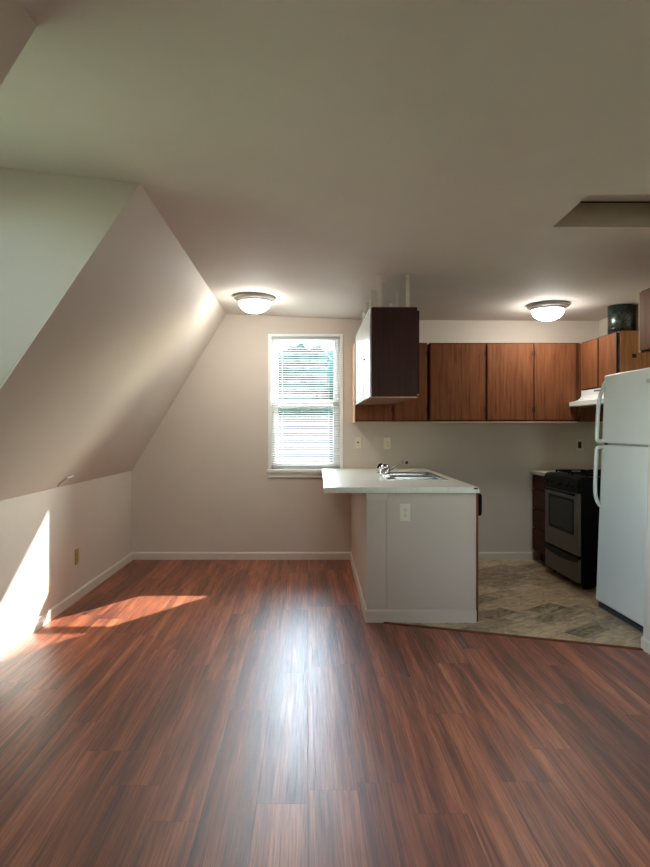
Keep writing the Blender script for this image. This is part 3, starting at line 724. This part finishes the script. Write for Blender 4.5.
# vent duct over the cabinet
b = B(); dcx, dcy = 2.805, 5.83; zt_ = zc(dcx, dcy)-0.002
cyl(b, (dcx, dcy, 2.134), (dcx, dcy, zt_), 0.108, n=48); cyl(b, (dcx, dcy, 2.20), (dcx, dcy, 2.207), 0.111, n=48)
t = obj('vent_duct', b, M['galv'], loc=(dcx, dcy, 2.134), smooth=False); tag(t, 'round galvanized duct rising from the cabinet over the range to the ceiling', 'duct')
for p in t.data.polygons:
    if len(p.vertices) == 4: p.use_smooth = True

# ------------------------------------------------------------------ refrigerator (leans slightly back towards the wall)
FR = thing('refrigerator', 'white top-freezer refrigerator at the right edge of the kitchen', 'refrigerator', (2.5, 4.46, 0))
QY0, QY1 = 4.105, 4.83
def fl(bm):
    for v in bm.verts: v.co.x += 0.038*max(0, v.co.z)
    return bm
QX = 2.135
obj('body', fl(bx(QX+0.065, 2.83, QY0+0.005, QY1-0.005, 0.035, 1.695, 0.008)), M['fridge'], FR)
dA = obj('freezer_door', fl(bx(QX, QX+0.062, QY0, QY1, 1.205, 1.705, 0.010, 3)), M['fridge'], FR)
dB = obj('refrigerator_door', fl(bx(QX, QX+0.062, QY0, QY1, 0.042, 1.190, 0.010, 3)), M['fridge'], FR)
obj('door_gasket', fl(bx(QX+0.012, QX+0.066, QY0+0.01, QY1-0.01, 1.189, 1.206)), M['grey'], FR)
b = B(); box(b, QX+0.02, QX+0.06, QY0+0.01, QY1-0.05, 0.004, 0.040); 
for k in range(3): box(b, QX-0.002, QX+0.021, QY0+0.012, QY1-0.052, 0.009+k*0.010, 0.015+k*0.010)
obj('toe_grille', b, M['grille'], FR)
obj('grille_lip', bx(QX-0.004, QX+0.0199, QY0+0.008, QY1-0.05, 0.003, 0.0075), M['grey'], FR)
for y in (QY0+0.06, QY1-0.06):
    for x in (QX+0.12, 2.78): obj('foot', cyl(B(), (x, y, 0), (x, y, 0.0349), 0.02, n=12), M['black_matte'], FR)
hy = QY1-0.022
b = B(); tube(b, smooth_pts([(QX+0.004, hy, 1.655), (QX-0.008, hy, 1.63), (QX-0.030, hy, 1.565), (QX-0.044, hy, 1.50), (QX-0.046, hy, 1.30), (QX-0.046, hy, 1.235), (QX-0.040, hy, 1.218), (QX+0.004, hy, 1.215)], 2), 0.017, 12, up=(0, 1, 0), sy=0.8)
obj('handle', fl(b), M['fridge'], dA, smooth=True)
b = B(); tube(b, smooth_pts([(QX+0.004, hy, 1.175), (QX-0.040, hy, 1.170), (QX-0.046, hy, 1.150), (QX-0.046, hy, 1.05), (QX-0.045, hy, 0.86), (QX-0.034, hy, 0.79), (QX-0.008, hy, 0.745), (QX+0.004, hy, 0.735)], 2), 0.017, 12, up=(0, 1, 0), sy=0.8)
obj('handle', fl(b), M['fridge'], dB, smooth=True)
obj('badge', fl(bx(QX-0.003, QX+0.002, 4.15, 4.215, 1.605, 1.630, 0.001)), M['nickel'], dA)
obj('hinge_cover', fl(bx(QX+0.01, QX+0.09, QY0+0.02, QY0+0.07, 1.7055, 1.72, 0.003)), M['fridge'], dA)
b = B(); cyl(b, (QX-0.006, QY1-0.07, 1.197), (QX+0.02, QY1-0.07, 1.197), 0.007, n=12); obj('hinge_pin', fl(b), M['slot'], dA)

# ------------------------------------------------------------------ ceiling lights
def ceiling_light(x, y, label, rot=0.0):
    z = zc(x, y)
    t = thing('ceiling_light', label, 'ceiling light', (x, y, z), 'dome ceiling lights')
    b = B(); lathe(b, [(0, 0.0), (0.182, 0.0), (0.184, -0.008), (0.176, -0.020), (0.160, -0.030), (0.150, -0.034), (0.146, -0.046), (0.138, -0.048), (0.138, -0.030), (0, -0.030)], (x, y, z-0.001), 48)
    obj('pan', b, M['nickel'], t, smooth=True)
    prof = [(0.139, -0.044)]+[(0.139*math.cos(a), -0.044-0.098*math.sin(a)) for a in [i*PI/2/10 for i in range(1, 10)]]+[(0, -0.142)]
    b = B(); lathe(b, prof, (x, y, z), 40); sh = obj('glass_shade', b, M['lamp'], t, smooth=True)
    return t
L1 = ceiling_light(-0.466, 5.68, 'lit frosted dome ceiling light near the window on the left')
def copy_tree(o, parent=None):
    c = o.copy(); C.objects.link(c)
    if parent is not None: c.parent = parent
    for ch in list(o.children): copy_tree(ch, c)
    return c
L2 = copy_tree(L1); L2.location = (2.14, 5.80, zc(2.14, 5.80)); L2['label'] = 'lit frosted dome ceiling light in the kitchen on the right'

# small wall hook where the slope meets the knee wall
HK = thing('wall_hook', 'small metal hook on the sloping ceiling just above the left knee wall', 'hook', (XL+0.02, 4.62, 0.91))
b = B(); tube(b, [(XL+0.010, 4.56, 0.908), (XL+0.030, 4.59, 0.932), (XL+0.050, 4.63, 0.958)], [0.006, 0.006, 0.005], 8); obj('stem', b, M['nickel'], HK)
b = B(); tube(b, [(XL+0.048, 4.625, 0.958), (XL+0.060, 4.66, 0.960), (XL+0.062, 4.72, 0.966)], [0.006, 0.006, 0.005], 8); obj('arm', b, M['white_trim'], HK)

# ------------------------------------------------------------------ outside
struct('ground', bx(-40, 40, -30, 60, -3.3, -3.0), M['grass'])
hs = thing('neighbouring_house', 'low house with a pale violet shingled roof beyond the back window', 'house', (0, 15, -3.0))
obj('walls', bx(-6, 7, 12.7, 18.3, -3.0, -0.75), M['siding'], hs)
b = B(); prism(b, [(12.2, -0.83), (15.5, 1.57), (18.8, -0.83), (18.8, -1.0), (15.5, 1.40), (12.2, -1.0)], -6.5, 7.5, 'x'); obj('roof', b, M['shingle'], hs)
def tree(x, y, h, r, label, mat, name='leafy_tree', grp=None, seed=0):
    rnd = random.Random(seed)
    t = thing(name, label, 'tree', (x, y, -3.0), grp)
    b = B(); tube(b, [(x, y, -3.0), (x+0.1, y, -3.0+h*0.35), (x, y+0.1, -3.0+h*0.7)], [0.25, 0.18, 0.08], 10); obj('trunk', b, M['bark'], t)
    b = B()
    for k in range(26):
        a = rnd.uniform(0, 2*PI); rr = r*math.sqrt(rnd.random())*0.8; zz = -3.0+h*rnd.uniform(0.35, 0.95)
        rr *= 1.15-abs((zz+3)/h-0.55)
        m = Matrix.Translation((x+rr*math.cos(a), y+rr*math.sin(a), zz))
        res = bmesh.ops.create_icosphere(b, subdivisions=3, radius=r*rnd.uniform(0.22, 0.4), matrix=m)
        for v in res['verts']: v.co += Vector((rnd.uniform(-1, 1), rnd.uniform(-1, 1), rnd.uniform(-1, 1)))*r*0.045
    obj('crown', b, mat, t)
tree(-4.6, 27, 7.6, 2.6, 'dark leafy tree beyond the roof to the left of the window view', M['leaf'], seed=1)
tree(1.0, 27, 7.8, 2.7, 'dark leafy tree beyond the roof in the middle of the window view', M['leaf'], seed=2)
tree(6.8, 27, 7.7, 2.5, 'dark leafy tree beyond the roof to the right of the window view', M['leaf'], seed=3)
for i, y in enumerate((-5.5, 2.6, 11.5)):
    tree(-11.0-0.8*i, y, 6.0, 1.8, ['green tree outside the dormer window, nearest the camera side', 'green tree straight outside the dormer window', 'green tree outside the dormer window, farthest along the wall'][i], M['leaf2'], seed=10+i)
